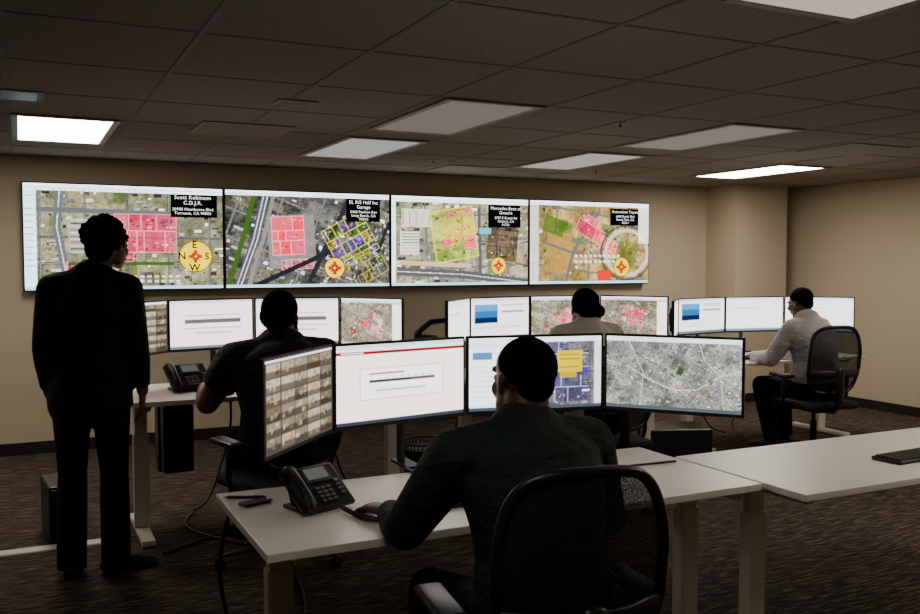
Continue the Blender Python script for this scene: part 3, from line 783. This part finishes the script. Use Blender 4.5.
def person(base, rz, J, sp):
    base = V(base); bw = sp.get('bw', 1.0); bd = sp.get('bd', 1.0); vox = sp.get('vox', .007)
    Rz = Matrix.Rotation(rz, 3, 'Z'); side = Rz @ V((1, 0, 0)); fwd = Rz @ V((0, 1, 0)); up = V((0, 0, 1))
    body, hair_, top, bot, shoes = Acc(), Acc(), Acc(), Acc(), [Acc(), Acc()]
    beard = Acc() if sp.get('beard') else None
    pel, nb = J['pelvis'], J['neck']; sp_mid = (pel + nb) / 2 - fwd * J.get('slump', .03)
    def spine(t): return pel * (1 - t) ** 2 + (sp_mid * 2 - (pel + nb) / 2) * 2 * t * (1 - t) + nb * t * t
    prof = [(-.10, .15, .105), (.02, .168, .12), (.2, .162, .118), (.38, .152, .112), (.55, .16, .12), (.72, .176, .122), (.86, .170, .105), (.95, .125, .085), (1.0, .085, .07)]
    def torso(a, inf, lo=-.2):
        pts = []; rad = []
        for t, w, d in prof:
            if t < lo: continue
            p = spine(t) if t >= 0 else pel + (pel - spine(.1)).normalized() * (-t) * (nb - pel).length
            pts.append(p); rad.append((w * bw + inf, d * bd + inf))
        tube(a, pts, rad, side=side, n=28)
    torso(body, 0.0)
    torso(top, .014)
    nk = J['head'] + J['hR'] @ V((0, -.024, -.055))
    nr = sp.get('neckr', 1.0)
    tube(body, [nb - up * .04, (nb + nk) / 2, nk], [.062 * bw, .057 * nr, .057 * nr], n=18)
    tube(top, [nb - up * .03, nb + (nk - nb) * .36], [.084 * bw, .067 * nr], n=20, caps=(1, 0))
    for i, q in ((0, -1), (1, 1)):
        sh, el, wr = J['sh'][i], J['el'][i], J['wr'][i]
        mid = (nb + sh) / 2 + up * .004
        k = sp.get('arm', 1.0)
        for a, inf in ((body, 0), (top, .013)):
            tube(a, [nb - up * .02, mid - up * .02, sh], [.062 * k + inf, .062 * k + inf, .06 * k + inf], n=16)
            if a is body or sp.get('sleeve', 'long') == 'long':
                we = wr if a is body else wr - (wr - el).normalized() * .025
                tube(a, [sh, sh * .5 + el * .5, el], [.060 * k + inf, .053 * k + inf, .044 * k + inf], n=16)
                tube(a, [el, el * .65 + we * .35, we], [.044 * k + inf, .042 * k + inf, .028 * k + inf * (1.0 if a is body else .9)], n=16, caps=(1, 1 if a is body else 0))
            else:
                tube(a, [sh, sh * .4 + el * .6], [.062 * k + inf, .054 * k + inf + .008], n=16, caps=(1, 0))
        hand(body, wr, J['hd'][i], J['hn'][i], J['th'][i], sp.get('curl', .3), sp.get('hands', 1.0))
        hp, kn, an, toe = J['hp'][i], J['kn'][i], J['an'][i], J['toe'][i]
        kk = sp.get('leg', 1.0)
        for a, inf in ((body, 0), (bot, .012)):
            tube(a, [hp, hp * .6 + kn * .4, kn], [.088 * kk + inf, .078 * kk + inf, .058 * kk + inf], n=18)
            if a is body: tube(a, [kn, kn * .65 + an * .35, an], [.056, .056 * kk, .036], n=16)
            else: tube(a, [kn, kn * .6 + an * .4, an - up * sp.get('hemdrop', 0)], [.06 * kk + inf, .062 * kk + inf, .062 + inf * .5 + sp.get('flare', 0)], n=16, caps=(1, 0))
        fd = V((toe.x - an.x, toe.y - an.y, 0)).normalized(); fs_ = V((0, 0, 1)).cross(fd)
        g = V((an.x, an.y, 0))
        tube(body, [an, g + V((0, 0, .05)) + fd * .01, g + fd * .10 + V((0, 0, .038)), g + fd * .17 + V((0, 0, .028))], [.034, .032, (.036, .022), (.034, .015)], side=fs_, n=14)
        s_ = shoes[i]
        tube(s_, [g - fd * .05 + V((0, 0, .042)), g + V((0, 0, .05)), g + fd * .07 + V((0, 0, .045)), g + fd * .14 + V((0, 0, .034)), g + fd * .195 + V((0, 0, .028))], [(.036, .034), (.042, .044), (.046, .038), (.048, .028), (.036, .02)], side=fs_, n=18)
        tube(s_, [an + up * .0, g + up * .05], [.047, .044], n=14)
        tube(s_, [g - fd * .055 + V((0, 0, .012)), g + fd * .05 + V((0, 0, .012)), g + fd * .14 + V((0, 0, .012)), g + fd * .2 + V((0, 0, .012))], [(.038, .011), (.042, .011), (.051, .011), (.04, .011)], side=fs_, n=14)
    pts = [pel - (spine(.1) - pel).normalized() * .05, pel, spine(.17)]
    tube(bot, pts, [(.155 * bw + .013, .115 * bd + .013), (.172 * bw + .013, .125 * bd + .013), (.160 * bw + .008, .116 * bd + .008)], side=side, n=26)
    if sp.get('jacket'):
        c0 = V((pel.x, pel.y, J['hem']))
        tube(top, [c0, c0 + up * .12, spine(.25), spine(.45), spine(.72), spine(.9)], [(.204, .15), (.196, .145), (.178, .134), (.174, .132), (.186, .138), (.160, .118)], side=side, n=28, caps=(0, 1))
    head(body, hair_, J['head'], J['hR'], sp.get('hs', 1.0), sp.get('hair', 'short'), beard)
    b = voxelize('person', body, vox, 3, sp['skin'], None, base); b.location = base
    b['label'] = sp['label']; b['category'] = 'person'
    cu = sp.get('hair') == 'curly'
    voxelize('hair', hair_, .005 if cu else .006, 2 if cu else 3, sp['hairm'], b, base)
    if beard: voxelize('beard', beard, .006, 2, sp['hairm'], b, base)
    voxelize(sp.get('topname', 'shirt'), top, .010, 3, sp['topm'], b, base)
    voxelize('trousers', bot, .010, 3, sp['botm'], b, base)
    for s_ in shoes: voxelize('shoe', s_, .008, 1, M_blk, b, base)
    for q in (-1, 1):
        a = Acc(); c_ = J['head'] + J['hR'] @ (V((q * .031, .0765, -.001)) * sp.get('hs', 1.0)); ell(a, c_ - base, (.0125, .0125, .0115), n=12)
        obj('eye', a, M_eye, b, True)
    return b

def seated(base, rz, sh, lean, sp, wl, wr, hyaw=0, hpitch=0, hoff=(0, 0, 0), feet=((-.13, .40), (.13, .40)), hz=.765, sw=.19, nz=.625, hd0=None):
    B = V((base[0], base[1], 0)); Rz = Matrix.Rotation(rz, 3, 'Z')
    def T(x, y, z): return B + Rz @ V((x, y, z))
    J = {}
    J['pelvis'] = T(0, 0, sh + .115); J['neck'] = T(0, lean, sh + nz)
    J['sh'] = [T(-sw, lean + .005, sh + nz - .06), T(sw, lean + .005, sh + nz - .06)]
    J['head'] = T(hoff[0], lean + .055 + hoff[1], sh + hz + hoff[2])
    J['hR'] = Rz @ Matrix.Rotation(hyaw, 3, 'Z') @ Matrix.Rotation(hpitch, 3, 'X')
    J['hp'] = [T(-.095, .02, sh + .095), T(.095, .02, sh + .095)]
    J['kn'] = [T(-.14, .43, sh + .075), T(.14, .43, sh + .075)]
    J['an'] = [T(feet[0][0], feet[0][1], .085), T(feet[1][0], feet[1][1], .085)]
    J['toe'] = [T(feet[0][0] - .03, feet[0][1] + .2, .03), T(feet[1][0] + .03, feet[1][1] + .2, .03)]
    els = []; ws = []
    for i, w in enumerate((wl, wr)):
        q = -1 if i == 0 else 1
        e_, w_ = ik(J['sh'][i], V(w), Rz @ V((q * .55, -.15, -1)), .30, .275)
        els.append(e_); ws.append(w_)
    J['el'] = els; J['wr'] = ws
    J['hd'] = [V((ws[i].x - els[i].x, ws[i].y - els[i].y, -.02)).normalized() for i in (0, 1)]
    if hd0 is not None: J['hd'][0] = V(hd0).normalized()
    J['hn'] = [V((0, 0, 1))] * 2; J['th'] = [1, -1]
    return person(B, rz, J, sp)

black = lambda n, c=(20, 21, 23): pm(n, rgb(*c), .8, var=.25, scale=9, bump=.9, spec=.3, dist=.035, stretch=(1, 1, 1.8))
M_hair = pm('black_hair', rgb(9, 8, 8), 1.0, var=.4, scale=200, bump=.5, spec=.08)
M_hair2 = pm('dark_curly_hair', rgb(18, 15, 14), 1.0, var=.4, scale=160, bump=.6, spec=.12)
sk = skinmat('dark_skin', rgb(90, 58, 43)); sk2 = skinmat('brown_skin', rgb(112, 76, 56)); sk3 = skinmat('tan_skin', rgb(130, 92, 72))

seated((1.30, 2.13), math.radians(2), .47, .10, dict(label='seated man in dark green long-sleeved shirt working at monitors',
       skin=sk, hair='buzz', hairm=M_hair, topm=black('dark_green_shirt', (30, 45, 39)), botm=black('black_trousers'), bw=1.22, bd=1.12, arm=1.18, hs=1.05, vox=.006, neckr=1.18, hands=1.08),
       (1.05, 2.67, .778), (1.62, 2.60, .775), hyaw=.05, sw=.225, hoff=(.025, .0, .0), hd0=(-.25, .9, -.02))
seated((1.30, 4.76), math.radians(6), .47, .13, dict(label='seated heavy-set bearded man in dark polo shirt leaning on desk',
       skin=sk2, hair='full', hairm=M_hair, topm=black('charcoal_polo_shirt', (36, 35, 36)), botm=black('dark_trousers'), bw=1.62, bd=1.45, arm=1.4, hs=1.17, sleeve='short', beard=True, neckr=1.35),
       (.94, 5.26, .855), (1.6, 5.2, .85), hyaw=-.75, sw=.26, hoff=(.03, 0, 0), hz=.80, nz=.645)
seated((3.31, 4.80), math.radians(-6), .47, .10, dict(label='seated person in pale grey collared shirt with gathered black hair',
       skin=sk, hair='bun', hairm=M_hair, topm=black('pale_grey_shirt', (214, 204, 190)), botm=black('dark_trousers_b'), bw=1.12, arm=1.1, hs=1.06, neckr=1.1),
       (3.1, 5.26, .83), (3.6, 5.26, .83), hyaw=-.1, hz=.80, nz=.69)
seated((5.84, 5.31), math.radians(8), .47, .09, dict(label='seated man in pale dress shirt and black trousers using keyboard',
       skin=sk, hair='short', hairm=M_hair, topm=black('pale_blue_shirt', (186, 180, 180)), botm=black('black_trousers_b'), bw=1.25, bd=1.3, arm=1.2, hs=1.0, neckr=1.1),
       (5.60, 5.78, .775), (5.86, 5.80, .775), hyaw=.05, hpitch=-.22, hoff=(0, .02, .0), feet=((-.12, .32), (.13, .38)))

# standing man
B = V((.31, 4.87, 0)); rz = math.radians(-14); Rz = Matrix.Rotation(rz, 3, 'Z')
T = lambda x, y, z: B + Rz @ V((x, y, z))
J = dict(pelvis=T(0, 0, .97), neck=T(.02, 0, 1.515), slump=.01, head=T(.095, .04, 1.665), hR=Rz @ Matrix.Rotation(-.6, 3, 'Z'),
         sh=[T(-.170, 0, 1.445), T(.182, 0, 1.445)], el=[T(-.208, -.02, 1.16), T(.225, -.02, 1.16)], wr=[T(-.208, .06, .92), T(.24, .05, .92)],
         hd=[V((.05, .15, -1)), V((-.02, .12, -1))], hn=[Rz @ V((-1, 0, 0)), Rz @ V((1, 0, 0))], th=[1, -1],
         hp=[T(-.092, 0, .93), T(.092, 0, .93)], kn=[T(-.100, .02, .50), T(.100, .02, .50)], an=[T(-.105, -.02, .085), T(.105, 0, .085)],
         toe=[T(-.12, .2, 0), T(.30, .08, 0)], hem=.845)
sb = black('black_suit_cloth', (16, 16, 18))
person(B, rz, J, dict(label='standing man in black suit with curly hair watching wall screens', skin=sk3, hair='curly', hairm=M_hair2, topm=sb, botm=sb,
       topname='suit_jacket', jacket=True, bw=1.0, bd=1.05, arm=1.08, hs=1.02, curl=.25, leg=.98, hemdrop=.05, flare=.004))

# ------------------------------------------------------------------ desk phone
M_key = pm('phone_key_plastic', rgb(96, 96, 98), .5)
def phone(loc, rz, label, scl):
    e = empty('desk_phone', loc, rz, label, 'telephone', 'desk phones'); e.scale = (scl, scl, scl)
    tilt = Matrix.Rotation(math.radians(38), 3, 'X')
    o_ = V((0, -.02, .074))
    a = Acc(); box(a, o_, (.235, .20, .022), .008, tilt, 3); obj('body', a, M_blk2, e)
    a = Acc(); box(a, (0, .045, .052), (.15, .02, .10), .005, Matrix.Rotation(-.35, 3, 'X')); box(a, (0, .0, .008), (.18, .14, .014), .005); obj('foot_stand', a, M_blk, e)
    P = lambda x, y, z: o_ + tilt @ V((x, y, z))
    a = Acc(); tube(a, [P(-.088, -.085, .028), P(-.088, -.05, .036), P(-.088, 0, .040), P(-.088, .05, .036), P(-.088, .085, .028)], [(.024, .012), (.02, .011), (.016, .012), (.02, .011), (.024, .012)], side=V((1, 0, 0)))
    ell(a, P(-.088, .08, .02), (.026, .026, .018), tilt); ell(a, P(-.088, -.08, .02), (.026, .026, .018), tilt); obj('handset', a, M_blk, e, True)
    a = Acc(); box(a, P(.02, .052, .013), (.115, .07, .006), .002, tilt); obj('display_bezel', a, M_dgr, e)
    a = Acc(); box(a, P(.02, .054, .0165), (.092, .05, .002), 0, tilt); obj('display', a, emis('phone_display', rgb(140, 146, 136), .42), e)
    for r in range(4):
        for k in range(3):
            a = Acc(); box(a, P(-.012 + k * .025, -.012 - r * .019, .013), (.019, .012, .006), .002, tilt); obj('key', a, M_key, e)
    for k in range(4):
        a = Acc(); box(a, P(.085, .01 - k * .02, .013), (.022, .010, .006), .002, tilt); obj('key', a, M_met if k == 0 else M_key, e)
    return e
phone((.89, 2.965, .74), math.radians(20), 'black office desk phone with lit screen on white desk', .93)
phone((.88, 5.50, .82), math.radians(12), 'black office desk phone on white desk beside man', 1.05)

def cable(name, pts, r, label, cat='cable', mat=M_blk):
    cu = bpy.data.curves.new(name, 'CURVE'); cu.dimensions = '3D'; cu.bevel_depth = r; cu.bevel_resolution = 2
    sp_ = cu.splines.new('NURBS'); sp_.points.add(len(pts) - 1); sp_.use_endpoint_u = True; sp_.order_u = 4
    for i, q in enumerate(pts): sp_.points[i].co = (*q, 1)
    o_ = bpy.data.objects.new('t', cu); COL.objects.link(o_)
    dg = bpy.context.evaluated_depsgraph_get(); dg.update(); me = bpy.data.meshes.new_from_object(o_.evaluated_get(dg)); bpy.data.objects.remove(o_)
    me.materials.clear(); me.materials.append(mat)
    me.polygons.foreach_set('use_smooth', [True] * len(me.polygons))
    o_ = bpy.data.objects.new(name, me); link(o_); tag(o_, label, cat); return o_
pts = []
for i in range(150):
    t = i / 149; c0 = V((.96, 2.87, .754)).lerp(V((1.08, 2.62, .754)), t) + V((-.03 * math.sin(t * math.pi), -.03 * math.sin(t * math.pi), 0)); an = i * 1.25
    pts.append((c0.x + .0075 * math.cos(an), c0.y + .002 * math.sin(an), c0.z + .0075 * math.sin(an)))
cable('phone_cord', pts, .0026, 'coiled black phone cord on white desk')
cable('power_cable', [(3.9, 2.2, .01), (3.4, 2.6, .01), (2.9, 2.72, .01), (2.75, 2.95, .01), (2.1, 3.2, .01), (1.7, 3.1, .01)], .009, 'thick black cable lying on carpet')
cable('power_cable', [(1.0, 3.5, .01), (1.4, 4.6, .01), (.9, 5.2, .01), (.8, 5.5, .01), (.95, 5.75, .01)], .007, 'black cable lying on carpet under desk')
cable('power_cable', [(.70, 3.31, .72), (.62, 3.36, .5), (.66, 3.34, .25), (.74, 3.3, .02), (.9, 3.2, .01)], .009, 'black cable hanging behind desk to floor')
hc = 'black cable hanging behind desk to floor'
for (x0, y0, z0, dx) in ((1.9, 5.90, .8, .05), (1.2, 5.90, .8, -.06), (1.55, 5.90, .8, .08), (3.2, 5.96, .78, .05), (3.75, 5.96, .78, .06), (2.9, 5.96, .78, -.04), (5.6, 6.44, .72, .06), (6.1, 6.44, .72, -.05), (2.0, 3.32, .72, -.06)):
    cable('power_cable', [(x0, y0, z0), (x0 - dx, y0 + .05, z0 * .65), (x0 + dx, y0 + .03, z0 * .3), (x0 + dx * 2, y0, .012), (x0 + dx * 4, y0 - .1, .01)], .008, hc)
cable('power_cable', [(.66, 5.0, .01), (1.0, 5.25, .01), (1.3, 5.3, .01), (1.9, 5.6, .01), (2.5, 5.5, .01)], .008, 'black cable lying on carpet under desk')

a = Acc(); tube(a, [(-1.6, 0, .0), (.42, 0, .0)], [(.045, .022)] * 2, side=V((0, 1, 0)), n=20, caps=(0, 0))
o = obj('cable_cover', a, M_leg, loc=(0, 5.38, 0)); tag(o, 'long pale floor cable cover strip on carpet', 'cable cover')

def tower(loc, rz, label, sz_=(.18, .42, .40), bracket=None):
    e = empty('computer_tower', loc, rz, label, 'computer', 'desktop computer towers')
    a = Acc(); box(a, (0, 0, sz_[2] / 2 + .01), sz_, .008); box(a, (0, .1, .005), (sz_[0] * .8, .04, .01)); box(a, (0, -.1, .005), (sz_[0] * .8, .04, .01)); obj('case', a, M_blk2, e)
    a = Acc(); box(a, (0, -sz_[1] / 2 - .004, sz_[2] / 2 + .01), (sz_[0] * .86, .008, sz_[2] * .9), .003)
    for k in range(6): box(a, (0, -sz_[1] / 2 - .009, .08 + k * .022), (sz_[0] * .6, .004, .008))
    obj('front_panel', a, M_blk, e)
    a = Acc(); cyl(a, (0, -sz_[1] / 2 - .012, sz_[2] * .88), (0, -sz_[1] / 2 - .006, sz_[2] * .88), .008); obj('power_button', a, M_met, e)
    if bracket:
        a = Acc(); zt = bracket
        for s in (-1, 1): box(a, (s * (sz_[0] / 2 + .006), 0, zt / 2 - .004), (.006, .08, zt + .008), .001)
        box(a, (0, 0, -.005), (sz_[0] + .018, .08, .006), .001); box(a, (0, 0, zt - .003), (sz_[0] + .018, .08, .006), .001)
        obj('hanging_bracket', a, M_dgr, e)
tower((.17, 5.62, 0), .1, 'small black computer tower standing on carpet beside desk', (.14, .36, .32))
tower((.80, 5.50, .36), .0, 'black computer tower hung under desk', (.17, .38, .39), .433)
tower((4.62, 5.60, 0), 1.2, 'black computer tower lying low on carpet between desks', (.36, .50, .28))
tower((3.05, 5.55, 0), 0, 'black computer tower under desk', (.18, .4, .40))

# waste bin
e = empty('waste_bin', (2.50, 5.66, 0), 0, 'black wire mesh waste bin with dark liner', 'waste bin'); e.scale = (1.15, 1.15, 1.0)
a = Acc()
for k in range(36):
    an = 2 * math.pi * k / 36; d = V((math.cos(an), math.sin(an), 0)); tube(a, [d * .11 + V((0, 0, .005)), d * .145 + V((0, 0, .34))], [.0035, .0035], n=5)
for q in range(1, 12): loop_tube(a, [V((math.cos(t) * (.11 + .035 * q / 12), math.sin(t) * (.11 + .035 * q / 12), q * .34 / 12)) for t in [2 * math.pi * i / 32 for i in range(32)]], .0028, 5)
cyl(a, (0, 0, 0), (0, 0, .006), .112, 32); obj('basket', a, M_blk2, e)
a = Acc(); tube(a, [(0, 0, .01), (0, 0, .30)], [.104, .134], n=32, caps=(0, 0)); obj('liner', a, M_blk, e, 'auto')
a = Acc(); loop_tube(a, [V((math.cos(t) * .147, math.sin(t) * .147, .34)) for t in [2 * math.pi * i / 40 for i in range(40)]], .007, 8); obj('rim', a, M_dgr, e, True)

# keyboards, mice
def keyboard(loc, rz, label):
    e = empty('computer_keyboard', loc, rz, label, 'keyboard', 'keyboards')
    a = Acc(); box(a, (0, 0, .008), (.44, .14, .016), .005); obj('base', a, M_blk, e)
    a = Acc()
    for r in range(5):
        for k in range(18):
            box(a, (-.20 + k * .0235, -.05 + r * .0245, .019), (.0195, .0195, .007), .002, seg=1)
    obj('keys', a, M_blk2, e)
def mouse(loc, rz):
    e = empty('computer_mouse', loc, rz, 'black computer mouse on white desk', 'mouse', 'mice')
    a = Acc(); ell(a, (0, 0, .012), (.03, .055, .022), n=20)
    for i, v in enumerate(a.v):
        if v.z < 0.002: v.z = .0
    obj('shell', a, M_blk, e, True); a = Acc(); cyl(a, (-.004, .03, .029), (.004, .03, .029), .008, 12); obj('scroll_wheel', a, M_dgr, e, 'auto')
keyboard((1.46, 2.80, .74), .0, 'black computer keyboard on white desk before monitors')
keyboard((3.46, 2.58, .742), .05, 'black computer keyboard on bare white desk')
keyboard((1.36, 5.36, .82), 0, 'black computer keyboard on second row desk')
keyboard((3.45, 5.40, .80), 0, 'black computer keyboard on middle desk')
keyboard((5.80, 5.93, .74), .0, 'black computer keyboard on far desk')
mouse((1.86, 2.76, .74), 0)

e = empty('pen', (.70, 3.17, .7465), math.radians(64), 'slim dark pen with metal clip on desk corner', 'pen')
a = Acc(); tube(a, [(0, -.07, 0), (0, .06, 0)], [.006, .006], n=12); obj('barrel', a, M_blk, e, True)
a = Acc(); tube(a, [(0, .06, 0), (0, .075, 0)], [.004, .0015], n=10); obj('tip', a, M_met, e, True)
a = Acc(); box(a, (0, -.05, .0065), (.003, .035, .0015)); obj('clip', a, M_met, e)
e = empty('badge_holder', (.715, 3.085, .74), .3, 'small black badge holder on desk corner', 'badge')
a = Acc(); box(a, (0, 0, .006), (.10, .055, .012), .004); obj('case', a, M_blk, e)
a = Acc(); box(a, (.056, 0, .006), (.022, .02, .006), .002); obj('clip', a, M_met, e)
e = empty('closed_laptop', (2.30, 3.10, .74), math.radians(-4), 'thin closed silver laptop on desk corner', 'laptop')
a = Acc(); box(a, (0, 0, .004), (.34, .25, .008), .003); obj('base', a, M_blk2, e)
a = Acc(); box(a, (0, 0, .0105), (.34, .25, .005), .002); obj('lid', a, M_desk, e)

# ------------------------------------------------------------------ world + camera
w = bpy.data.worlds.new('world'); SC.world = w; w.use_nodes = True
w.node_tree.nodes['Background'].inputs[0].default_value = (.05, .045, .04, 1); w.node_tree.nodes['Background'].inputs[1].default_value = .2
cam = bpy.data.cameras.new('camera'); cam.sensor_width = 36; cam.lens = 900 / 920 * 36
co = bpy.data.objects.new('camera', cam); COL.objects.link(co)
co.location = (0, 0, 1.58); co.rotation_euler = (math.radians(90 - 2.86), 0, math.radians(-26.05))
cam.clip_start = .05
SC.camera = co
